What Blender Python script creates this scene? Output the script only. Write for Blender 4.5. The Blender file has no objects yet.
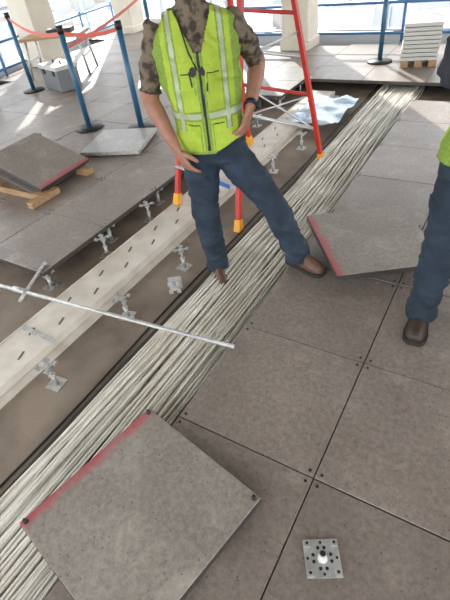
import bpy, bmesh, math, random
from mathutils import Vector, Matrix, noise
random.seed(7)
SC=bpy.context.scene
SLAB=-0.15
# ---------------------------------------------------------------- helpers
def link(o,parent=None):
    SC.collection.objects.link(o)
    if parent: o.parent=parent
    return o
def empty(name,loc=(0,0,0)):
    e=bpy.data.objects.new(name,None); e.location=loc; e.empty_display_size=.1
    return link(e)
def obj_from_bm(bm,name,mats,parent=None,smooth=False,loc=None,rot=None):
    me=bpy.data.meshes.new(name); bmesh.ops.recalc_face_normals(bm,faces=bm.faces[:]); bm.to_mesh(me); bm.free()
    for m in (mats if isinstance(mats,(list,tuple)) else [mats]): me.materials.append(m)
    if smooth:
        for p in me.polygons: p.use_smooth=True
    o=bpy.data.objects.new(name,me); link(o,parent)
    if loc: o.location=loc
    if rot: o.rotation_euler=rot
    return o
def box(bm,c,s,rz=0,mi=0,M=None):
    v=[]
    for z in(-.5,.5):
        for x,y in((-.5,-.5),(.5,-.5),(.5,.5),(-.5,.5)):
            p=Vector((x*s[0],y*s[1],z*s[2]))
            if rz: p=Matrix.Rotation(rz,3,'Z')@p
            p=p+Vector(c)
            if M: p=M@p
            v.append(bm.verts.new(p))
    for f in((3,2,1,0),(4,5,6,7),(0,1,5,4),(1,2,6,5),(2,3,7,6),(3,0,4,7)):
        fc=bm.faces.new([v[i] for i in f]); fc.material_index=mi
def prism(bm,poly,z0,z1):
    lo=[bm.verts.new((x,y,z0)) for x,y in poly]; hi=[bm.verts.new((x,y,z1)) for x,y in poly]; n=len(poly)
    bm.faces.new(lo[::-1]); bm.faces.new(hi)
    for k in range(n): bm.faces.new((lo[k],lo[(k+1)%n],hi[(k+1)%n],hi[k]))
def tube(bm,pts,rad,seg=10,mi=0,wdir=None,cap=True,ph=0):
    pts=[Vector(p) for p in pts]; rings=[]
    for i,p in enumerate(pts):
        if i==0: t=pts[1]-p
        elif i==len(pts)-1: t=p-pts[i-1]
        else: t=(pts[i+1]-p).normalized()+(p-pts[i-1]).normalized()
        t.normalize()
        w=Vector(wdir) if wdir is not None else (Vector((1,0,0)) if abs(t.x)<.8 else Vector((0,1,0)))
        w=(w-t*w.dot(t)).normalized(); n=t.cross(w)
        r=rad[i] if isinstance(rad,(list,tuple)) else rad
        a,b=(r if isinstance(r,(list,tuple)) else (r,r))
        rings.append([bm.verts.new(p+w*a*math.cos(ph+k*2*math.pi/seg)+n*b*math.sin(ph+k*2*math.pi/seg)) for k in range(seg)])
    for i in range(len(rings)-1):
        for k in range(seg):
            f=bm.faces.new((rings[i][k],rings[i][(k+1)%seg],rings[i+1][(k+1)%seg],rings[i+1][k])); f.material_index=mi; f.smooth=seg>5
    if cap:
        f=bm.faces.new(rings[0][::-1]); f.material_index=mi
        f=bm.faces.new(rings[-1]); f.material_index=mi
# ---------------------------------------------------------------- materials
def mat(name,col,rough=.6,metal=0,noise_scale=None,col2=None,bump=0,bscale=None,coord='Object',stretch=None,det=6,ramp=(.35,.65)):
    m=bpy.data.materials.new(name); m.use_nodes=True; nt=m.node_tree; b=nt.nodes["Principled BSDF"]
    b.inputs["Base Color"].default_value=(*col,1); b.inputs["Roughness"].default_value=rough; b.inputs["Metallic"].default_value=metal
    tc=nt.nodes.new("ShaderNodeTexCoord"); src=tc.outputs[coord]
    if stretch:
        mp=nt.nodes.new("ShaderNodeMapping"); mp.inputs["Scale"].default_value=stretch; nt.links.new(src,mp.inputs[0]); src=mp.outputs[0]
    if noise_scale:
        n=nt.nodes.new("ShaderNodeTexNoise"); n.inputs["Scale"].default_value=noise_scale; n.inputs["Detail"].default_value=det
        nt.links.new(src,n.inputs["Vector"])
        r=nt.nodes.new("ShaderNodeValToRGB"); r.color_ramp.elements[0].position=ramp[0]; r.color_ramp.elements[1].position=ramp[1]
        r.color_ramp.elements[0].color=(*col,1); r.color_ramp.elements[1].color=(*(col2 or col),1)
        nt.links.new(n.outputs[0],r.inputs[0]); nt.links.new(r.outputs[0],b.inputs["Base Color"])
    if bump:
        n2=nt.nodes.new("ShaderNodeTexNoise"); n2.inputs["Scale"].default_value=bscale or 40; n2.inputs["Detail"].default_value=5
        nt.links.new(src,n2.inputs["Vector"])
        bp=nt.nodes.new("ShaderNodeBump"); bp.inputs["Strength"].default_value=bump; bp.inputs["Distance"].default_value=.01
        nt.links.new(n2.outputs[0],bp.inputs["Height"]); nt.links.new(bp.outputs[0],b.inputs["Normal"])
    return m
def concrete(name,base,dark,red_edge=None,cell=None,rough=.5):
    m=bpy.data.materials.new(name); m.use_nodes=True; nt=m.node_tree; L=nt.links; b=nt.nodes["Principled BSDF"]
    b.inputs["Roughness"].default_value=rough
    tc=nt.nodes.new("ShaderNodeTexCoord"); src=tc.outputs["Object"]
    def nz(s,d=6,r=.6):
        n=nt.nodes.new("ShaderNodeTexNoise"); n.inputs["Scale"].default_value=s; n.inputs["Detail"].default_value=d; n.inputs["Roughness"].default_value=r; L.new(src,n.inputs["Vector"]); return n
    def mix(f,a,bb,mode='MIX'):
        x=nt.nodes.new("ShaderNodeMix"); x.data_type='RGBA'; x.blend_type=mode
        for i,v in((0,f),(6,a),(7,bb)):
            if isinstance(v,(int,float)): x.inputs[i].default_value=v
            elif isinstance(v,tuple): x.inputs[i].default_value=(*v,1)
            else: L.new(v,x.inputs[i])
        return x.outputs[2]
    def rmp(v,lo,hi):
        r=nt.nodes.new("ShaderNodeMapRange"); r.inputs[1].default_value=lo; r.inputs[2].default_value=hi; L.new(v,r.inputs[0]); return r.outputs[0]
    big=rmp(nz(2.3,4).outputs[0],.35,.68)
    fine=rmp(nz(45,8,.8).outputs[0],.40,.62)
    c=mix(big,dark,base); c=mix(fine,mix(.36,c,(.0,.0,.0)),c)
    sc=rmp(nz(5,9,.7).outputs[0],.54,.72); sm=nt.nodes.new("ShaderNodeMath"); sm.operation='MULTIPLY'; sm.inputs[1].default_value=.4; L.new(sc,sm.inputs[0])
    c=mix(sm.outputs[0],c,tuple(min(1,v*1.6) for v in base))
    vo=nt.nodes.new("ShaderNodeTexVoronoi"); vo.inputs["Scale"].default_value=42; L.new(src,vo.inputs["Vector"])
    pit=rmp(vo.outputs["Distance"],.10,.16)
    pn=rmp(nz(9,2).outputs[0],.48,.52)
    mx=nt.nodes.new("ShaderNodeMath"); mx.operation='MAXIMUM'; L.new(pit,mx.inputs[0]); L.new(pn,mx.inputs[1])
    c=mix(mx.outputs[0],tuple(v*.4 for v in dark),c)
    if cell:
        mp=nt.nodes.new("ShaderNodeMapping"); mp.inputs["Location"].default_value=(.87/.61,-.76/.61,0); mp.inputs["Scale"].default_value=(1/.61,1/.61,0); L.new(src,mp.inputs[0])
        fl=nt.nodes.new("ShaderNodeVectorMath"); fl.operation='FLOOR'; L.new(mp.outputs[0],fl.inputs[0])
        wn=nt.nodes.new("ShaderNodeTexWhiteNoise"); L.new(fl.outputs[0],wn.inputs["Vector"])
        tint=rmp(wn.outputs["Value"],0,1)
        mm=nt.nodes.new("ShaderNodeMapRange"); mm.inputs[3].default_value=.84; mm.inputs[4].default_value=1.12; L.new(tint,mm.inputs[0])
        vm=nt.nodes.new("ShaderNodeVectorMath"); vm.operation='SCALE'; L.new(c,vm.inputs[0]); L.new(mm.outputs[0],vm.inputs["Scale"]); c=vm.outputs[0]
    if red_edge:
        sp=nt.nodes.new("ShaderNodeSeparateXYZ"); L.new(src,sp.inputs[0])
        nn=nz(9,5).outputs[0]
        ad=nt.nodes.new("ShaderNodeMath"); ad.operation='MULTIPLY_ADD'; ad.inputs[1].default_value=-.07; L.new(nn,ad.inputs[0]); L.new(sp.outputs[0],ad.inputs[2])
        rr=nt.nodes.new("ShaderNodeMapRange"); rr.inputs[1].default_value=-.34; rr.inputs[2].default_value=-.285; rr.inputs[3].default_value=red_edge; rr.inputs[4].default_value=0; L.new(ad.outputs[0],rr.inputs[0])
        c=mix(rr.outputs[0],c,(.42,.03,.05))
    L.new(c,b.inputs["Base Color"])
    bp=nt.nodes.new("ShaderNodeBump"); bp.inputs["Strength"].default_value=.2; bp.inputs["Distance"].default_value=.004
    L.new(fine,bp.inputs["Height"]); L.new(bp.outputs[0],b.inputs["Normal"])
    return m
M_TILE=concrete("floor_panel_concrete",(.315,.262,.225),(.24,.195,.166),cell=True,rough=.40)
M_PANEL=concrete("loose_panel_concrete",(.345,.305,.262),(.265,.23,.195),red_edge=.85)
M_PANELP=concrete("loose_panel_plain",(.50,.49,.47),(.42,.41,.39),rough=.35)
M_SLAB=mat("concrete_slab",(.145,.11,.08),.8,0,3,(.27,.215,.165),.3,60)
M_EDGE=mat("panel_steel_edge",(.10,.09,.085),.45,.6)
M_STEEL=mat("galvanized_steel",(.42,.42,.41),.5,.7,30,(.60,.60,.58),.1,90)
M_CABLE=mat("cable_jacket_cream",(.64,.60,.50),.45,0,5,(.86,.83,.75))
M_CABLED=mat("cable_jacket_grey",(.24,.21,.17),.5)
M_BLACK=mat("black_rubber",(.012,.012,.013),.5)
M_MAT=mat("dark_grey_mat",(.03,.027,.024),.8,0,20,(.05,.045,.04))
M_TRAY=mat("painted_metal_cream",(.58,.52,.44),.45,0,6,(.72,.67,.59),.1,15)
M_SLOT=mat("slot_painted_shade",(.16,.12,.08),.8)  # dark colour paints the shade inside the tray slots
M_RED=mat("ladder_red_fiberglass",(.55,.035,.02),.4,0,12,(.44,.03,.02))
M_ORANGE=mat("orange_plastic",(.85,.38,.03),.45)
M_ALU=mat("aluminium",(.65,.65,.65),.35,.7)
M_BLUE=mat("blue_label",(.03,.13,.42),.5)
M_BPOST=mat("stanchion_blue",(.03,.12,.21),.35,.1)
M_TAPE=mat("red_tape",(.60,.10,.06),.5)
M_YTAPE=mat("yellow_tape",(.8,.6,.08),.5)
M_WHITE=mat("grey_panel_edge",(.55,.54,.50),.5)
M_COL=mat("column_plaster",(.60,.54,.45),.8,0,4,(.66,.60,.50))
M_CEIL=mat("ceiling_concrete",(.50,.48,.44),.9,0,2,(.6,.57,.53))
M_WOOD=mat("lumber",(.30,.17,.08),.7,0,8,(.42,.27,.14),.2,30,stretch=(1,8,8))
M_CARD=mat("cardboard",(.36,.25,.15),.8,0,10,(.42,.30,.19))
M_GREY=mat("grey_plastic",(.16,.17,.18),.5)
M_DENIM=mat("denim",(.009,.017,.030),.85,0,9,(.030,.052,.082),.5,260,ramp=(.35,.75))
M_DENIMD=mat("denim_dark",(.008,.016,.028),.85,0,7,(.02,.038,.06),.5,260)
M_SKIN=mat("skin",(.30,.13,.085),.5,0,20,(.36,.18,.12))
M_HAIR=mat("hair_brown",(.05,.03,.02),.7,0,60,(.09,.06,.04),.5,200)
M_CAMO=mat("camo_shirt",(.045,.033,.022),.85,0,26,(.17,.13,.09),.3,120,det=2,ramp=(.42,.56))
M_JACKET=mat("dark_jacket",(.012,.014,.02),.8,0,10,(.025,.028,.035),.4,100)
M_VEST=mat("hivis_yellow",(.31,.42,.03),.7,0,7,(.41,.54,.05),.5,60)
M_VEST2=mat("hivis_mesh",(.17,.27,.035),.8,0,120,(.25,.37,.05),.3,200)
M_SILVER=mat("reflective_tape",(.38,.43,.28),.35,.1)
M_BOOT=mat("boot_leather_brown",(.09,.042,.022),.5,0,14,(.14,.07,.04),.3,60)
M_BOOTD=mat("boot_leather_dark",(.025,.014,.010),.5,0,14,(.04,.022,.015),.3,60)
M_SOLE=mat("boot_sole",(.02,.018,.016),.7)
M_EYE=mat("eye_white",(.7,.7,.68),.3); M_LIP=mat("lip",(.35,.12,.09),.5)
M_FOIL=mat("sheet_reflection_blue",(.42,.54,.68),.25,.2,9,(.6,.70,.80),1.0,9)  # blue-white colour imitates shiny window reflections
M_FRAME=mat("window_frame_white",(.58,.63,.70),.4,.1)
M_SILL=mat("window_sill_grey",(.55,.57,.58),.5,.1)
M_RAILB=mat("blue_rail_paint",(.06,.18,.40),.4,.1)
# ---------------------------------------------------------------- camera
pit,rol,yaw=[math.radians(v) for v in (40.29,-8.08,-35.49)]
fw=Vector((math.sin(yaw)*math.cos(pit),math.cos(yaw)*math.cos(pit),-math.sin(pit)))
RH=Vector((math.cos(yaw),-math.sin(yaw),0)); u=RH.cross(fw)
FH=Vector((math.sin(yaw),math.cos(yaw),0))
r2=RH*math.cos(rol)+u*math.sin(rol); u2=-RH*math.sin(rol)+u*math.cos(rol)
cam=bpy.data.cameras.new("camera"); cam.sensor_fit='VERTICAL'; cam.sensor_height=24; cam.lens=24*435.7/600; cam.clip_end=6000; cam.clip_start=.05
co=link(bpy.data.objects.new("camera",cam)); Mx=Matrix((r2,u2,-fw)).transposed().to_4x4(); Mx.translation=(0,0,1.56); co.matrix_world=Mx
SC.camera=co
# ---------------------------------------------------------------- slab, ceiling
PLAN=[(-6.5,-2.5),(5,-2.5),(5,8.05),(-4.6,8.05),(-4.6,9.7),(-8.9,9.7),(-6.95,.9)]
bm=bmesh.new(); prism(bm,PLAN,SLAB-.3,SLAB); obj_from_bm(bm,"floor",M_SLAB)
bm=bmesh.new(); prism(bm,PLAN,3.2,3.4); obj_from_bm(bm,"ceiling",M_CEIL)
# ---------------------------------------------------------------- raised floor
def tile(bm,cx,cy,z,sx=.606,sy=.606,th=.035):
    c=.002
    lv=[(z-th,0),(z-.003,0),(z,c)]
    R=[]
    for zz,i in lv:
        R.append([bm.verts.new((cx+a*(sx/2-i),cy+b*(sy/2-i),zz)) for a,b in((-1,-1),(1,-1),(1,1),(-1,1))])
    bm.faces.new(R[0][::-1]).material_index=1; bm.faces.new(R[2])
    for i in range(2):
        for k in range(4):
            f=bm.faces.new((R[i][k],R[i][(k+1)%4],R[i+1][(k+1)%4],R[i+1][k])); f.material_index=1 if i==0 else 0
bm=bmesh.new(); T=.61
def screw(bm,x,y,z): tube(bm,[(x,y,z-.002),(x,y,z+.0012)],.006,8,mi=2)
for i in range(0,8):
    for j in range(-5,11):
        x=-.87+T*(i+.5); y=.76+T*(j+.5)
        if i==0 and j==7: continue
        tile(bm,x,y,random.uniform(-.0015,.0015))
        if x<2.5 and y>-1:
            for a in(-1,1):
                for b_ in(-1,1): screw(bm,x+a*.282,y+b_*.282,.0015)
def leftlim(y): return -6.95-(y-.9)*(1.95/8.8)
for i in range(0,11):
    for j in range(0,13):
        x=-2.30-T*(i+.5); y=1.26+T*(j+.5)
        if i==0 and j==5: continue
        if x-.3<leftlim(y)+.1 or (x>-5 and y>7.6): continue
        tile(bm,x,y,random.uniform(-.0015,.0015))
        if y<6 and x>-6:
            for a in(-1,1):
                for b_ in(-1,1): screw(bm,x+a*.282,y+b_*.282,.0015)
for j in range(8,11):
    for k in range(2): tile(bm,-2.30+.715*(k+.5),.76+T*(j+.5),0,.711)
obj_from_bm(bm,"raised_access_floor",[M_TILE,M_EDGE,M_BLACK])
def pedestal_bm(bm,x=0,y=0,z0=SLAB,z1=-.036,rz=0,sz=.078):
    M=Matrix.Translation((x,y,0))@Matrix.Rotation(rz,4,'Z')
    box(bm,(0,0,z0+.002),(.085,.085,.004),M=M)
    def tb(a,b,r,s=10): tube(bm,[M@Vector((0,0,a)),M@Vector((0,0,b))],r,s)
    tb(z0+.004,z0+.07,.0125); tb(z0+.05,z1-.004,.008); tb(z0+.068,z0+.08,.018,6)
    h=sz/2
    box(bm,(0,0,z1-.003),(sz*.55,sz*.55,.005),M=M)
    for a in(-1,1):
        for b in(-1,1):
            box(bm,(a*h*.72,b*h*.72,z1-.001),(.026,.026,.006),M=M)
            box(bm,(a*h,b*h*.72,z1+.004),(.004,.022,.012),M=M)
            tube(bm,[M@Vector((a*.035,b*.015,z0+.004)),M@Vector((a*.035,b*.015,z0+.009))],.006,6)
    tb(z1-.002,z1+.008,.009,6)
bm=bmesh.new()
for j in range(0,10): pedestal_bm(bm,-2.335,1.30+T*j); pedestal_bm(bm,-2.335-T,1.30+T*j)
for i in range(2,6): pedestal_bm(bm,-2.335-T*i,1.30)
for j in range(-3,8): pedestal_bm(bm,-.83,.76+T*j)
obj_from_bm(bm,"floor_pedestal_rows",M_STEEL)
for k,(x,y,rz) in enumerate([(-1.65,.71,.1),(-1.64,1.28,.3),(-1.60,1.83,-.1),(-2.22,1.74,.2),(-2.22,2.25,.1),(-1.66,3.35,.2),(-1.62,3.9,0),(-1.65,.12,.3)]):
    bm=bmesh.new(); pedestal_bm(bm,0,0,0,.114+.03); obj_from_bm(bm,"floor_pedestal",M_STEEL,loc=(x,y,SLAB),rot=(0,0,rz))
bm=bmesh.new(); pedestal_bm(bm,0,0,0,.07,sz=.07); obj_from_bm(bm,"floor_pedestal",M_STEEL,loc=(-1.52,1.62,SLAB+.042),rot=(1.35,0,.6))
bm=bmesh.new(); s=.112
box(bm,(0,0,.003),(s,s,.006))
for a in(-1,1):
    for b in(-1,1):
        box(bm,(a*.043,b*.043,.010),(.020,.020,.010))
        tube(bm,[(a*.043,b*.043,.015),(a*.043,b*.043,.0155)],.005,10,mi=1)
        tube(bm,[(a*.028,b*.010,.006),(a*.028,b*.010,.0075)],.0055,10,mi=1); tube(bm,[(a*.010,b*.030,.006),(a*.010,b*.030,.0075)],.0055,10,mi=1)
    tube(bm,[(a*.046,0,.006),(a*.046,0,.0075)],.0045,10,mi=1); tube(bm,[(0,a*.046,.006),(0,a*.046,.0075)],.0045,10,mi=1)
tube(bm,[(0,0,.005),(0,0,.012),(0,0,.0121),(0,0,.045)],[.018,.016,.0115,.0115],14)
tube(bm,[(0,0,.0451),(0,0,.046)],.009,12,mi=1)
obj_from_bm(bm,"pedestal_head_plate",[M_STEEL,M_BLACK],loc=(-.137,.522,.002),rot=(0,0,.52))
# ---------------------------------------------------------------- loose panels
def panel(name,mats,loc,rot,clips=True,th=.035):
    bm=bmesh.new(); tile(bm,0,0,0,.605,.605,th)
    for k in range(4):
        a=k*math.pi/2; box(bm,(.3015*math.cos(a),.3015*math.sin(a),-.012),(.006,.59,.014),rz=a,mi=1)
    if clips:
        for a in(-1,1):
            for b in(-1,1):
                tube(bm,[(a*.285,b*.285,-.01),(a*.285,b*.285,.004),(a*.285,b*.285,.018)],[.009,.009,.006],8,mi=2)
    box(bm,(0,0,-th-.006),(.56,.56,.012),mi=1)
    return obj_from_bm(bm,name,mats,loc=loc,rot=rot)
panel("loose_floor_panel",[M_PANEL,M_EDGE,M_BLACK],(-.742,.352,.055),(0,0,-.205))
panel("loose_floor_panel",[M_PANEL,M_EDGE,M_BLACK],(-.48,2.21,.115),(math.radians(2),math.radians(3),math.radians(37.5)),False)
for (x,y) in((-.56,1.98),(-.72,2.25),(-.40,2.42),(-.30,2.15)):
    bm=bmesh.new(); pedestal_bm(bm,0,0,0,.058); obj_from_bm(bm,"floor_pedestal",M_STEEL,loc=(x,y,.002),rot=(0,0,.6))
panel("loose_floor_panel",[M_PANELP,M_STEEL,M_BLACK],(-3.28,3.18,.052),(0,0,.35),False)
panel("loose_floor_panel",[M_PANEL,M_EDGE,M_BLACK],(-3.42,2.30,.20),(0,math.radians(-20),math.radians(184)),False)
panel("loose_floor_panel",[M_PANEL,M_EDGE,M_BLACK],(-3.47,2.27,.148),(0,math.radians(-20),math.radians(184)),False)
bm=bmesh.new()
for yy in(2.02,2.52):
    box(bm,(-3.45,yy,.03),(.75,.09,.055)); box(bm,(-3.68,yy,.13),(.09,.09,.15))
box(bm,(-3.70,2.27,.075),(.09,.62,.04)); box(bm,(-3.10,2.0,.03),(.06,.3,.05)); box(bm,(-3.76,2.27,.19),(.04,.75,.16))
obj_from_bm(bm,"lumber_cradle",M_WOOD)
# ---------------------------------------------------------------- cable bundle
cu=bpy.data.curves.new("cable_bundle",'CURVE'); cu.dimensions='3D'; cu.bevel_depth=.0058; cu.bevel_resolution=1; cu.resolution_u=1
xc=-1.14
for layer in range(4):
    cnt=[44,40,33,22][layer]; hw=[.235,.228,.212,.19][layer]; wan=[.035,.038,.042,.05][layer]
    for k in range(cnt):
        x0=xc+(-1+2*(k+.5)/cnt)*hw
        sp=cu.splines.new('POLY'); N=96; sp.points.add(N-1); ph=random.random()*100
        for q in range(N):
            y=-1.5+q*(7.9/(N-1))
            dx=noise.noise(Vector((ph,y*.7,0)))*wan+noise.noise(Vector((ph,y*2.4,5)))*.011
            com=noise.noise(Vector((3.3,y*.5,1)))*.03
            dz=noise.noise(Vector((ph,y*1.1,9)))*.016
            x=x0+dx+com
            if x<-1.40: x=-1.40+(-1.40-x)*.5
            if x>-.89: x=-.89-(x+.89)*.5
            z=SLAB+.014+layer*.0165+dz
            sp.points[q].co=(x,y,max(z,SLAB+.010),1)
        sp.material_index=0 if random.random()<.85 else 1
cu.materials.append(M_CABLE); cu.materials.append(M_CABLED)
link(bpy.data.objects.new("cable_bundle",cu))
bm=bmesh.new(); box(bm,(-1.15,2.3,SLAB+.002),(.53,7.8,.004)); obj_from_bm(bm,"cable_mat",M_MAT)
bm=bmesh.new(); pts=[]
for q in range(60):
    y=-1.4+q*.125; pts.append((-1.45+noise.noise(Vector((0,y*.8,3)))*.03,y,SLAB+.008))
tube(bm,pts,.006,8); obj_from_bm(bm,"black_cord",M_BLACK)
# ---------------------------------------------------------------- slotted metal tray
bm=bmesh.new(); x0,x1=-2.13,-1.855; zt=SLAB+.055
box(bm,((x0+x1)/2,2.2,zt-.004),(x1-x0,6.6,.006))
for xx in(x0,x1): box(bm,(xx,2.2,zt-.02),(.006,6.6,.05))
box(bm,(x1+.03,2.2,SLAB+.004),(.06,6.6,.006)); box(bm,(x0-.03,2.2,SLAB+.004),(.06,6.6,.006))
for k in range(22):
    y=-.9+k*.30
    for xx in(-2.04,-1.94): box(bm,(xx,y+(0 if xx<-1.98 else .14),zt+.0003),(.012,.06,.0025),rz=.35,mi=1)  # slots are thin dark strips on the tray, shade painted in
for y in (.9,2.9,4.5): box(bm,((x0+x1)/2,y,zt+.001),(x1-x0+.01,.03,.004),mi=2)
obj_from_bm(bm,"slotted_cable_tray",[M_TRAY,M_SLOT,M_STEEL])
# ---------------------------------------------------------------- conduit bar with clamp end
bm=bmesh.new()
tube(bm,[(-2.50,1.04,.012),(-.84,1.20,.014)],.0115,12)
tube(bm,[(-2.36,1.34,.012),(-2.19,.99,.012)],.010,10)
tube(bm,[(-2.33,1.06,.012),(-2.23,1.07,.012)],.019,12)
tube(bm,[(-2.50,1.04,.012),(-2.50,1.04,-.05)],.016,10); tube(bm,[(-2.36,1.34,.012),(-2.36,1.34,-.03)],.012,10)
obj_from_bm(bm,"metal_conduit_bar",M_STEEL)
bm=bmesh.new(); g=[[bm.verts.new((-1.95+i*.05,4.30+j*.05,SLAB+.10+.04*noise.noise(Vector((i*.35,j*.35,2))))) for j in range(18)] for i in range(11)]
for i in range(10):
    for j in range(17): bm.faces.new((g[i][j],g[i+1][j],g[i+1][j+1],g[i][j+1]))
obj_from_bm(bm,"crumpled_reflection_sheet",M_FOIL,smooth=True)  # crumpled sheet, its window reflections put into the bluish colour
# ---------------------------------------------------------------- ladder
lad=bmesh.new(); Q=math.pi/4
def rail(a,b,mi=0,w=(.028,.022)): tube(lad,[a,b],[w,w],4,mi,wdir=(0,1,0),ph=Q)
FL=Vector((-2.09,2.47,SLAB+.078)); FR=Vector((-1.47,2.36,SLAB+.02)); BL=Vector((-2.10,3.74,SLAB+.078)); BR=Vector((-1.32,3.64,SLAB+.03))
TL=Vector((-1.93,3.06,2.22)); TR=Vector((-1.58,3.02,2.22)); TLb=TL+Vector((0,.1,0)); TRb=TR+Vector((0,.1,0))
rail(FL,TL); rail(FR,TR); rail(BL,TLb); rail(BR,TRb)
for a,b in((FL,TL),(FR,TR),(BL,TLb),(BR,TRb)):
    d=(b-a).normalized(); tube(lad,[a-d*.018,a+d*.07],[(.044,.036),(.036,.030)],4,1,wdir=(0,1,0),ph=Q)
for k in range(1,8):
    t=k/8; p=FL.lerp(TL,t); q=FR.lerp(TR,t); tube(lad,[p,q],[(.055,.014)]*2,4,2,wdir=(0,1,0),ph=Q)
    if k==1: tube(lad,[p.lerp(q,.55)+Vector((0,-.043,.0)),p.lerp(q,.9)+Vector((0,-.043,.0))],[(.004,.022)]*2,4,3,wdir=(0,1,0),ph=Q)
    p=BL.lerp(TLb,t); q=BR.lerp(TRb,t); tube(lad,[p,q],.014,6,2 if k%2 else 0)
tube(lad,[BL.lerp(TLb,.12),BR.lerp(TRb,.25)],.007,6,2); tube(lad,[BR.lerp(TRb,.12),BL.lerp(TLb,.25)],.007,6,2)
tube(lad,[FL.lerp(TL,.45),BL.lerp(TLb,.45)],.007,6,2); tube(lad,[FR.lerp(TR,.45),BR.lerp(TRb,.45)],.007,6,2)
box(lad,((TL.x+TR.x)/2,3.09,2.24),(.42,.2,.04),mi=1)
obj_from_bm(lad,"step_ladder",[M_RED,M_ORANGE,M_ALU,M_BLUE])
# ---------------------------------------------------------------- stanchions & tape
posts=[(-4.01,3.48),(-3.37,3.63),(-1.60,6.47),(-6.2,4.55),(-5.2,6.3)]
for x,y in posts:
    bm=bmesh.new(); tube(bm,[(0,0,0),(0,0,.015),(0,0,.03),(0,0,.031)],[.16,.155,.06,.03],24,mi=1)
    tube(bm,[(0,0,.03),(0,0,.93)],.030,12); tube(bm,[(0,0,.93),(0,0,1.0)],.034,12,mi=1)
    obj_from_bm(bm,"stanchion_post",[M_BPOST,M_BLACK],loc=(x,y,.002))
def tape(a,b,m,w=.018,sag=.08):
    a=Vector(a);b=Vector(b); d=(b-a).normalized()*.037; a=a+d; b=b-d; bm=bmesh.new(); P=[]
    for k in range(13):
        t=k/12; p=a.lerp(b,t); p.z-=sag*4*t*(1-t); P.append(p)
    for p,q in zip(P[:-1],P[1:]):
        v=[bm.verts.new(c) for c in(p-Vector((0,0,w)),q-Vector((0,0,w)),q+Vector((0,0,w)),p+Vector((0,0,w)))]; bm.faces.new(v)
    o=obj_from_bm(bm,"barrier_tape",m); s=o.modifiers.new("s",'SOLIDIFY'); s.thickness=.002
tape((-6.2,4.55,.93),(-4.01,3.48,.93),M_TAPE); tape((-4.01,3.48,.93),(-3.37,3.63,.93),M_TAPE,sag=.03); tape((-4.01,3.48,.80),(-5.2,6.3,.93),M_TAPE,sag=.04)
tape((-5.2,6.3,.9),(-1.6,6.47,.9),M_YTAPE)
# ---------------------------------------------------------------- columns
def column(x,y,w):
    bm=bmesh.new(); box(bm,(x,y,1.6),(w,w,3.195)); box(bm,(x,y,.07),(w+.05,w+.05,.14)); bmesh.ops.bevel(bm,geom=bm.edges[:],offset=.012,segments=1,affect='EDGES')
    return obj_from_bm(bm,"concrete_column",M_COL)
column(-3.05,7.25,.42); column(-7.5,6.0,.5); column(1.6,7.2,.45); column(-7.7,8.7,.45)
# ---------------------------------------------------------------- window walls
def glass():
    m=bpy.data.materials.new("window_glass_glare"); m.use_nodes=True; nt=m.node_tree; nt.nodes.clear()
    o=nt.nodes.new("ShaderNodeOutputMaterial"); mx=nt.nodes.new("ShaderNodeMixShader"); t=nt.nodes.new("ShaderNodeBsdfTransparent"); g=nt.nodes.new("ShaderNodeBsdfGlossy")
    tl=nt.nodes.new("ShaderNodeBsdfTranslucent"); tl.inputs[0].default_value=(.9,.93,.96,1); m2=nt.nodes.new("ShaderNodeMixShader"); m2.inputs[0].default_value=.18  # white translucent share added so sunlit panes glow, washing out the view like glare
    g.inputs["Roughness"].default_value=.02; t.inputs[0].default_value=(.95,.98,1,1); mx.inputs[0].default_value=.04
    nt.links.new(t.outputs[0],m2.inputs[1]); nt.links.new(tl.outputs[0],m2.inputs[2])
    nt.links.new(m2.outputs[0],mx.inputs[1]); nt.links.new(g.outputs[0],mx.inputs[2]); nt.links.new(mx.outputs[0],o.inputs[0]); return m
M_GLASS=glass()
def window_wall(name,a,b,sp=1.45,head=.12):
    a=Vector((*a,0)); b=Vector((*b,0)); d=b-a; Ln=d.length; ang=math.atan2(d.y,d.x)
    M=Matrix.Translation(a)@Matrix.Rotation(ang,4,'Z')
    bm=bmesh.new()
    box(bm,(Ln/2,0,-.02),(Ln,.12,.26),mi=1,M=M); box(bm,(Ln/2,0,3.2-head/2),(Ln,.12,head),M=M)
    for z in(.95,): box(bm,(Ln/2,0,z),(Ln,.07,.05),M=M)
    n=max(1,round(Ln/sp))
    for k in range(n+1): box(bm,(Ln*k/n,0,1.6),(.06,.10,3.0),M=M)
    v=[bm.verts.new(M@Vector(c)) for c in((0,0,.1),(Ln,0,.1),(Ln,0,3.1),(0,0,3.1))]; f=bm.faces.new(v); f.material_index=2
    obj_from_bm(bm,name,[M_FRAME,M_SILL,M_GLASS])
window_wall("window_1",(-4.7,7.95),(5,7.95),head=.5); window_wall("window_2",(-4.7,9.6),(-4.7,7.95)); window_wall("window_3",(-8.8,9.6),(-4.7,9.6)); window_wall("window_4",(-6.9,1.0),(-8.8,9.6))  # window_1 gets a deep unseen head, added to limit how far sun reaches
bm=bmesh.new()
for z in(.12,.5): tube(bm,[(-4.5,7.6,z),(4.2,7.6,z)],.022,8)
for k in range(7): tube(bm,[(-4.5+k*1.45,7.6,0),(-4.5+k*1.45,7.6,.55)],.02,8)
obj_from_bm(bm,"guard_rail",M_RAILB)
bm=bmesh.new()
for z in(.12,.5): tube(bm,[(-7.05,2.6,z),(-8.45,9.0,z)],.022,8)
for k in range(6): p=Vector((-7.05,2.6,0)).lerp(Vector((-8.45,9.0,0)),k/5); tube(bm,[p,p+Vector((0,0,.55))],.02,8)
obj_from_bm(bm,"guard_rail",M_RAILB)
bm=bmesh.new()
for k in range(9): box(bm,(random.uniform(-.01,.01),0,.09+k*.045),(.42,.61,.036),mi=0)
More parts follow.
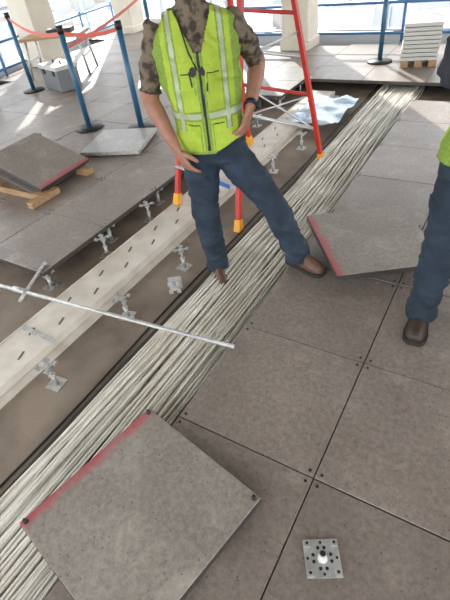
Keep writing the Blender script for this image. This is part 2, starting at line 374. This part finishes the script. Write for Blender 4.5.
for k in(-1,0,1): box(bm,(k*.16,0,.035),(.09,.62,.07),mi=1)
obj_from_bm(bm,"floor_panel_stack",[M_WHITE,M_WOOD],loc=(-1.14,6.55,.002),rot=(0,0,.2))
bm=bmesh.new(); box(bm,(0,0,.55),(1.0,.5,.04))
for a in(-1,1):
    for b in(-1,1): tube(bm,[(a*.42,b*.2,.53),(a*.48,b*.26,0)],.02,6,mi=1)
    box(bm,(a*.44,0,.25),(.03,.44,.03),mi=1)
box(bm,(.1,.05,.60),(.4,.2,.06),mi=2)
obj_from_bm(bm,"work_table",[M_WOOD,M_STEEL,M_BLACK],loc=(-6.5,5.5,.002),rot=(0,0,.5))
# boxes by the left window
bm=bmesh.new(); box(bm,(0,0,.17),(.5,.38,.34)); 
for sgn in(-1,1):
    v=[bm.verts.new(c) for c in((-.25,sgn*.19,.34),(.25,sgn*.19,.34),(.25,sgn*.33,.40),(-.25,sgn*.33,.40))]; bm.faces.new(v)
box(bm,(0,0,.341),(.46,.34,.004),mi=1)
obj_from_bm(bm,"cardboard_box",[M_CARD,M_WOOD],loc=(-6.55,3.75,.002),rot=(0,0,.4))
bm=bmesh.new(); box(bm,(0,0,.15),(.55,.32,.28)); box(bm,(0,0,.31),(.58,.35,.05),mi=1)
for sgn in(-1,1): box(bm,(sgn*.16,-.165,.25),(.05,.02,.07),mi=2)
tube(bm,[(-.12,0,.335),(-.12,0,.37),(.12,0,.37),(.12,0,.335)],.012,8,mi=2)
obj_from_bm(bm,"tool_case",[M_GREY,M_WHITE,M_BLACK],loc=(-5.75,4.75,.002),rot=(0,0,-.3))
# ---------------------------------------------------------------- city
def city_mat():
    m=bpy.data.materials.new("city_ground"); m.use_nodes=True; nt=m.node_tree; b=nt.nodes["Principled BSDF"]; b.inputs["Roughness"].default_value=.9
    tc=nt.nodes.new("ShaderNodeTexCoord"); vo=nt.nodes.new("ShaderNodeTexVoronoi"); vo.inputs["Scale"].default_value=.035; nt.links.new(tc.outputs["Object"],vo.inputs["Vector"])
    r=nt.nodes.new("ShaderNodeValToRGB"); r.color_ramp.interpolation='CONSTANT'; els=r.color_ramp.elements
    els[0].color=(.16,.145,.125,1); els[1].position=.25; els[1].color=(.08,.10,.085,1)
    for p,c in((.45,(.20,.20,.21,1)),(.6,(.13,.11,.10,1)),(.75,(.26,.27,.29,1)),(.88,(.11,.14,.19,1))):
        e=els.new(p); e.color=c
    sp=nt.nodes.new("ShaderNodeSeparateColor"); nt.links.new(vo.outputs["Color"],sp.inputs[0]); nt.links.new(sp.outputs[0],r.inputs[0]); nt.links.new(r.outputs[0],b.inputs["Base Color"]); return m
bm=bmesh.new(); v=[bm.verts.new(c) for c in((-4000,-500,-45),(3000,-500,-45),(3000,5000,-45),(-4000,5000,-45))]; bm.faces.new(v); obj_from_bm(bm,"city_ground",city_mat())
bm=bmesh.new()
for k in range(700):
    a=random.uniform(-20,125); dd=random.uniform(90,900); x=-dd*math.sin(math.radians(a)); y=dd*math.cos(math.radians(a)); hh=random.choice([6,8,10,14,20])
    box(bm,(x,y,-45+hh/2),(random.uniform(10,35),random.uniform(10,35),hh),rz=.2,mi=random.randrange(3))
obj_from_bm(bm,"city_buildings",[mat("building_pale",(.27,.27,.27)),mat("building_brick",(.16,.11,.085)),mat("building_grey",(.15,.18,.22))])
# ---------------------------------------------------------------- people
def W(p): return RH*p[0]+FH*p[1]+Vector((0,0,p[2]))
def seg_d(p,a,b):
    ab=b-a; t=max(0,min(1,(p-a).dot(ab)/ab.length_squared)); return (p-(a+ab*t)).length,t
def hand(bmp,bmf,wrist,d,back,thumb,sc=1.0,curl=.5):
    d=d.normalized(); back=(back-d*back.dot(d)).normalized(); side=d.cross(back).normalized()
    if side.dot(thumb)<0: side=-side
    tube(bmp,[wrist-d*.02,wrist+d*.015,wrist+d*.05,wrist+d*.09*sc],[(.026,.020),(.032,.018),(.041,.016),(.039,.013)],14,wdir=side)
    for k,(o,L) in enumerate(((.030,.072),(.010,.080),(-.010,.074),(-.029,.058))):
        p=wrist+d*.082+side*o; pts=[p-d*.015,p+d*.01]; dd=d.copy(); bk=back.copy(); c=curl*(1+.12*k)
        for s_ in(.42,.33,.25):
            nd=(dd*math.cos(c)-bk*math.sin(c)).normalized(); bk=(bk*math.cos(c)+dd*math.sin(c)).normalized(); dd=nd
            pts.append(pts[-1]+dd*L*s_); c=c*.8
        tube(bmf,pts,[.0095,.0095,.009,.008,.0062],10,wdir=side)
    p=wrist+d*.025+side*.022; t1=p+(side*.75+d*.6-back*.25).normalized()*.042; t2=t1+(d*.85+side*.25-back*.45).normalized()*.034; t3=t2+(d*.9-back*.5).normalized()*.022
    tube(bmf,[p,t1,t2,t3],[.014,.0125,.0105,.0075],10,wdir=back)
def boot(bm,ank,toe,zs,mi_up=0):
    d=(toe-ank); d.z=0; L=d.length; d.normalize(); s=Vector((-d.y,d.x,0)); heel=ank-d*.065; TL_=L+.065
    prof=[(0,.030,.07),(.06,.037,.105),(.2,.040,.115),(.38,.040,.10),(.55,.044,.078),(.72,.050,.062),(.86,.047,.052),(.95,.036,.040),(1,.018,.025)]
    R=[]
    for t,w,hh in prof:
        c=heel+d*TL_*t; ring=[]
        for k in range(14):
            a=2*math.pi*k/14; yy=math.sin(a)
            ring.append(bm.verts.new(Vector((c.x,c.y,zs+.02))+s*w*math.cos(a)*(1 if yy<0 else (1-.15*yy))+Vector((0,0,hh*(max(yy,-.05))))))
        R.append(ring)
    for i in range(len(R)-1):
        for k in range(14): f=bm.faces.new((R[i][k],R[i][(k+1)%14],R[i+1][(k+1)%14],R[i+1][k])); f.smooth=True; f.material_index=mi_up
    bm.faces.new(R[0][::-1]); bm.faces.new(R[-1])
    out=[(heel+d*TL_*(t*1.02-.01),w+.005) for t,w,hh in prof]
    L1=[p+s*w for p,w in out]+[p-s*w for p,w in out[::-1]]
    lo=[bm.verts.new((p.x,p.y,zs+.001)) for p in L1]; hi=[bm.verts.new((p.x,p.y,zs+.024)) for p in L1]
    n=len(lo)
    for f in [bm.faces.new(lo[::-1]),bm.faces.new(hi)]+[bm.faces.new((lo[k],lo[(k+1)%n],hi[(k+1)%n],hi[k])) for k in range(n)]: f.material_index=1
    tube(bm,[Vector((ank.x,ank.y,zs+.06)),Vector((ank.x,ank.y,zs+.17))],[(.046,.040),(.048,.044)],14,mi=mi_up,wdir=d)
    for q in range(4):
        t=.30+.07*q; c=heel+d*TL_*t; z=zs+.02+.108-.028*q*.5
        tube(bm,[Vector((c.x,c.y,z))+s*.022,Vector((c.x,c.y,z+.006)),Vector((c.x,c.y,z))-s*.022],.003,5,mi=1)
def figure(name,J,wd,mats,vest_len,sleeve_t,seed,hem=0):
    root=empty(name,(J['pelvis'].x,J['pelvis'].y,0)); inv=Matrix.Translation(-root.location)
    fd=Vector((wd.y,-wd.x,0))
    if fd.dot(J['face'])<0: fd=-fd
    bm=bmesh.new(); P=J['pelvis']; C=J['chest']; N=J['neck']
    def tor(inf,lower=True):
        L=[]
        if lower: L+=[(P+Vector((0,0,-.06)),.155,.105)]
        L+=[(P+Vector((0,0,.04)),.163,.112),(P.lerp(C,.3),.152,.112),(P.lerp(C,.55),.155,.118),(P.lerp(C,.8),.168,.122),(C,.178,.120),(C.lerp(N,.35),.180,.108),(C.lerp(N,.62),.163,.088),(C.lerp(N,.82),.115,.070),(N,.066,.058)]
        return [l[0] for l in L],[(l[1]+inf,l[2]+inf) for l in L]
    pts,rd=tor(0); tube(bm,pts,rd,24,wdir=wd)
    H=J['head']; up=(H-N).normalized()
    tube(bm,[N-up*.05,N+up*.02,N.lerp(H,.6)],[(.062,.058),(.056,.056),(.054,.056)],16,wdir=wd)
    hz=[(-.115,.022,.03,.055),(-.10,.045,.05,.04),(-.07,.060,.072,.018),(-.03,.070,.088,.0),(.02,.075,.095,-.008),(.065,.070,.090,-.012),(.10,.050,.066,-.012),(.118,.020,.03,-.012)]
    tube(bm,[H+up*a+J['face']*o for a,_,_,o in hz],[(b,c) for _,b,c,_ in hz],20,wdir=wd)
    F=J['face']
    tube(bm,[H+F*.080+up*.018,H+F*.098-up*.018,H+F*.112-up*.03,H+F*.085-up*.042],[.007,.011,.015,.010],8,wdir=wd)
    for s_ in(-1,1): tube(bm,[H+wd*s_*.068+up*.022,H+wd*s_*.084,H+wd*s_*.070-up*.03],[(.010,.016),(.008,.018),(.007,.010)],8,wdir=wd)
    for sd in('L','R'):
        sh,el,wr=J['sh'+sd],J['el'+sd],J['wr'+sd]
        tube(bm,[C.lerp(sh,.6),sh,sh.lerp(el,.35),sh.lerp(el,.8),el],[.055,.060,.054,.050,.044],16)
        tube(bm,[el-(wr-el)*.02,el.lerp(wr,.25),el.lerp(wr,.6),wr],[.041,.043,.035,.027],14)
        hp,kn,an=J['hip'+sd],J['kn'+sd],J['an'+sd]
        tube(bm,[hp+Vector((0,0,.05)),hp,hp.lerp(kn,.35),hp.lerp(kn,.75),kn,kn.lerp(an,.3),kn.lerp(an,.7),an+Vector((0,0,.02)),an-Vector((0,0,.035))],[.085,.096,.090,.076,.070,.070,.066,.066,.072],18)
    bf=bmesh.new()
    for sd in('L','R'):
        hd,bk,th,cl=J['hand'+sd]; hand(bm,bf,J['wr'+sd],hd,bk,th,curl=cl)
    bmesh.ops.recalc_face_normals(bm,faces=bm.faces[:])
    me=bpy.data.meshes.new("tmp"); bm.to_mesh(me); bm.free()
    o=bpy.data.objects.new("body",me); link(o)
    r=o.modifiers.new("r",'REMESH'); r.mode='VOXEL'; r.voxel_size=.0062
    s=o.modifiers.new("s",'SMOOTH'); s.factor=.6; s.iterations=5
    dg=bpy.context.evaluated_depsgraph_get(); me2=bpy.data.meshes.new_from_object(o.evaluated_get(dg)); o.modifiers.clear(); o.data=me2
    me2.materials.clear()
    for k in ['jeans','shirt','skin','hair','belt']: me2.materials.append(mats[k])
    bones=[]
    for sd in('L','R'):
        bones+=[('ua',J['sh'+sd],J['el'+sd],.05),('fa',J['el'+sd],J['wr'+sd],.036),('hd',J['wr'+sd],J['wr'+sd]+J['hand'+sd][0].normalized()*.1,.03),('lg',J['hip'+sd],J['kn'+sd],.085),('lg',J['kn'+sd],J['an'+sd],.06)]
    bones+=[('to',P,C,.14),('to',C,N,.12),('hd2',N+up*.035,H+up*.05,.08)]
    beltz=P.z+.085
    def label(c):
        best=None;bd=9
        for b in bones:
            d,t=seg_d(c,b[1],b[2]); d/=b[3]
            if d<bd: bd=d;best=(b[0],t)
        l,t=best
        if l=='lg': return 0
        if l=='to': return 4 if abs(c.z-beltz)<.018 else (0 if c.z<beltz else 1)
        if l=='ua': return 1 if t<sleeve_t else 2
        if l=='fa': return 1 if t<sleeve_t-1 else 2
        if l=='hd': return 2
        q=c-H
        return 3 if (q.dot(up)>.055 or (q.dot(F)<.0 and q.dot(up)>-.06 and abs(q.dot(wd))<.078)) else 2
    NR=[v.normal.copy() for v in me2.vertices]; CO=[v.co.copy() for v in me2.vertices]; flat=[]
    for c,nr in zip(CO,NR):
        l=label(c)
        if l in(0,1):
            rd1=1-abs(noise.noise(Vector((c.x*7+c.z*6,c.y*7,c.z*15+seed))))*2
            n=noise.noise(Vector((c.x*9,c.y*9,c.z*26+seed)))*.007+noise.noise(Vector((c.x*5+c.z*14,c.y*5,c.z*12+seed+4)))*.009+max(rd1-.6,0)*.016
            c=c+nr*n
        flat+=[c.x,c.y,c.z]
    me2.vertices.foreach_set("co",flat); me2.update()
    me2.polygons.foreach_set("material_index",[label(c) for c in [p.center.copy() for p in me2.polygons]]); me2.polygons.foreach_set("use_smooth",[True]*len(me2.polygons))
    me2.transform(inv); o.parent=root
    fo=obj_from_bm(bf,"fingers",mats['skin'],root,True); fo.data.transform(inv)
    # vest
    vb=bmesh.new(); pts,rd=tor(.017,False); low=P+Vector((0,0,vest_len)); pts=[low]+pts; rd=[(.185,.135)]+rd
    tube(vb,pts,rd,24,wdir=wd)
    for sd in('L','R'):
        sh=J['sh'+sd]; tube(vb,[C.lerp(sh,.4),C.lerp(sh,.9)+Vector((0,0,.012))],[.07,.069],16)
    bmesh.ops.recalc_face_normals(vb,faces=vb.faces[:])
    vm=bpy.data.meshes.new("v"); vb.to_mesh(vm); vb.free(); vo=bpy.data.objects.new("vest",vm); link(vo)
    r=vo.modifiers.new("r",'REMESH'); r.mode='VOXEL'; r.voxel_size=.005; s=vo.modifiers.new("s",'SMOOTH'); s.factor=.6; s.iterations=4
    dg=bpy.context.evaluated_depsgraph_get(); vm2=bpy.data.meshes.new_from_object(vo.evaluated_get(dg)); vo.modifiers.clear(); vo.data=vm2
    vm2.materials.clear()
    for k in('vest','vest2','silver','black'): vm2.materials.append(mats[k])
    NR=[v.normal.copy() for v in vm2.vertices]; CO=[v.co.copy() for v in vm2.vertices]; flat=[]
    for c,nr in zip(CO,NR):
        rd1=1-abs(noise.noise(Vector((c.x*6+c.z*3,c.y*6,c.z*7+seed))))*2
        c=c+nr*(noise.noise(Vector((c.x*8,c.y*8,c.z*16+seed)))*.011+noise.noise(Vector((c.x*20,c.y*20,c.z*9+seed)))*.006+max(rd1-.6,0)*.02); flat+=[c.x,c.y,c.z]
    vm2.vertices.foreach_set("co",flat); vm2.update()
    b2=bmesh.new(); b2.from_mesh(vm2); dl=[]
    for f in b2.faces:
        c=f.calc_center_median(); q=c-N; x=q.dot(wd); y=q.dot(fd); z=q.z
        if z>-.012: dl.append(f); continue
        if y>0 and z>-.16 and abs(x)<.018+(.16+z)*.42: dl.append(f); continue
        if c.z<low.z+.006+hem*max(0,x-.02): dl.append(f); continue
        m=0; ax=abs(x); zz=c.z-low.z
        if y>0:
            if ax<.006: m=3
            elif ax<.02: m=1
            elif .100<ax<.118 and zz>.12: m=2
            elif abs(zz-.19)<.014: m=2
            elif .092<ax<.126 and zz>.12: m=1
            elif abs(zz-.19)<.024: m=1
            elif ax>.15: m=1
            if .03<ax<.085 and (abs(zz-.150)<.004 or abs(zz-.37)<.004): m=3
            if abs(ax-.03)<.003 and (.02<zz<.15 or .28<zz<.37): m=1
            if zz<.02: m=1
        else:
            if abs(zz-.19)<.02 or .098<ax<.122: m=2
        f.material_index=m; f.smooth=True
    bmesh.ops.delete(b2,geom=dl,context='FACES'); b2.to_mesh(vm2); b2.free()
    vm2.transform(inv); vo.parent=root; s=vo.modifiers.new("sol",'SOLIDIFY'); s.thickness=.004
    bb=bmesh.new()
    for sd in('L','R'): boot(bb,J['ft'+sd][0],J['ft'+sd][1],J['ft'+sd][2])
    bo=obj_from_bm(bb,"boots",[mats['boot'],M_SOLE],root); bo.data.transform(inv)
    fb=bmesh.new()
    for s_ in(-1,1):
        e=H+F*.086+wd*s_*.031+up*.012; bmesh.ops.create_uvsphere(fb,u_segments=10,v_segments=8,radius=.012,matrix=Matrix.Translation(e))
    for s_ in(-1,1):
        e=H+F*.0965+wd*s_*.031+up*.012; tube(fb,[e,e+F*.003],.005,8,mi=1)
        tube(fb,[H+F*.092+wd*s_*.014+up*.032,H+F*.095+wd*s_*.032+up*.037,H+F*.085+wd*s_*.05+up*.03],.0045,6,mi=1)
    tube(fb,[H+F*.088+wd*-.024-up*.066,H+F*.099-up*.064,H+F*.088+wd*.024-up*.066],[(.003,.004),(.006,.006),(.003,.004)],8,mi=2)
    fo=obj_from_bm(fb,"face_details",[M_EYE,M_BLACK,M_LIP],root,True); fo.data.transform(inv)
    return root,inv
base=dict(jeans=M_DENIM,shirt=M_CAMO,skin=M_SKIN,hair=M_HAIR,belt=M_BOOTD,vest=M_VEST,vest2=M_VEST2,silver=M_SILVER,black=M_BLACK,boot=M_BOOT)
face1=W((-.12,-1,-.45)).normalized()
J=dict(pelvis=W((.060,2.22,.72)),chest=W((.032,2.22,1.14)),neck=W((.03,2.20,1.335)),head=W((.035,2.13,1.50)),face=face1,
 shL=W((-.145,2.22,1.245)),elL=W((-.222,2.24,.975)),wrL=W((-.130,2.12,.765)),shR=W((.205,2.22,1.245)),elR=W((.320,2.36,1.04)),wrR=W((.245,2.13,.905)),
 hipL=W((-.02,2.22,.66)),knL=W((-.038,2.18,.36)),anL=W((-.01,2.28,-.05)),hipR=W((.14,2.22,.66)),knR=W((.322,2.08,.42)),anR=W((.455,2.06,.09)))
J['handL']=(W((.35,-.15,-.85)),W((-.75,-.5,-.2)),W((.4,-.7,0)),.35)
J['handR']=(W((-.35,-.15,-.75)),W((.8,-.45,.0)),W((-.2,.9,0)),.35)
J['ftL']=(W((-.015,2.28,0)),W((.005,2.09,0)),SLAB+.004); J['ftR']=(W((.458,2.07,0)),W((.575,1.93,0)),.002)
r1,inv1=figure("construction_worker",J,RH.copy(),base,-.0,.86,1,hem=.45)
wb=bmesh.new(); a=J['wrR'];d=(J['wrR']-J['elR']).normalized(); tube(wb,[a-d*.03,a-d*.005],.033,16); tube(wb,[a-d*.017+W((.03,-.012,0)),a-d*.017+W((.042,-.017,0))],.018,12)
o=obj_from_bm(wb,"wrist_watch",M_BLACK,r1); o.data.transform(inv1)
wb=bmesh.new(); c=W((.022,2.085,1.10))
for s_ in(-1,1): tube(wb,[c+RH*s_*.022,c+RH*s_*.024-FH*.008],[(.02,.014)]*2,12,wdir=(0,0,1)); tube(wb,[c+RH*s_*.04,c+RH*s_*.03+Vector((0,0,-.09))],.0035,6)
tube(wb,[W((-.028,2.10,1.28)),W((-.008,2.075,1.18)),c],.004,6)
o=obj_from_bm(wb,"sunglasses",M_BLACK,r1); o.data.transform(inv1)
# second worker (right edge)
wd2=(RH*.86-FH*.5).normalized(); f2=W((-.5,-.86,-.15)).normalized(); ff=Vector((f2.x,f2.y,0)).normalized()
pc=(1.03,1.42)
def off(s,f,z): return W((pc[0],pc[1],0))+wd2*s+ff*f+Vector((0,0,z))
K=dict(pelvis=off(.0,0,.86),chest=off(.015,0,1.27),neck=off(.03,.0,1.47),head=off(.03,.04,1.64),face=f2,
 shL=off(-.155,0,1.38),elL=off(-.205,.04,1.11),wrL=off(.0,.20,1.14),shR=off(.21,0,1.38),elR=off(.28,-.03,1.10),wrR=off(.26,.05,.85),
 hipL=off(-.085,0,.79),knL=off(-.105,.05,.45),anL=off(-.12,.02,.09),hipR=off(.085,0,.79),knR=off(.14,-.03,.45),anR=off(.19,-.05,.09))
K['handL']=(wd2+ff*.2,Vector((0,0,.6))+ff,Vector((0,0,1)),.5)
K['handR']=(Vector((0,0,-1)),wd2,ff,.4)
K['ftL']=(off(-.12,.0,0),off(-.125,.18,0),.002); K['ftR']=(off(.19,-.05,0),off(.24,.13,0),.002)
b2_=dict(base); b2_.update(jeans=M_DENIMD,shirt=M_JACKET,boot=M_BOOTD)
figure("construction_worker",K,wd2,b2_,-.04,1.97,9)
# ---------------------------------------------------------------- light
w=bpy.data.worlds.new("world"); SC.world=w; w.use_nodes=True; bg=w.node_tree.nodes["Background"]; bg.inputs[0].default_value=(.93,.965,1,1); bg.inputs[1].default_value=3.6
sl=bpy.data.lights.new("sun",'SUN'); sl.energy=11; sl.angle=.01; sl.color=(1,.94,.85); so=link(bpy.data.objects.new("sun",sl))
so.rotation_euler=Vector((.50,-.66,-.43)).to_track_quat('-Z','Y').to_euler()
SC.view_settings.view_transform='Standard'
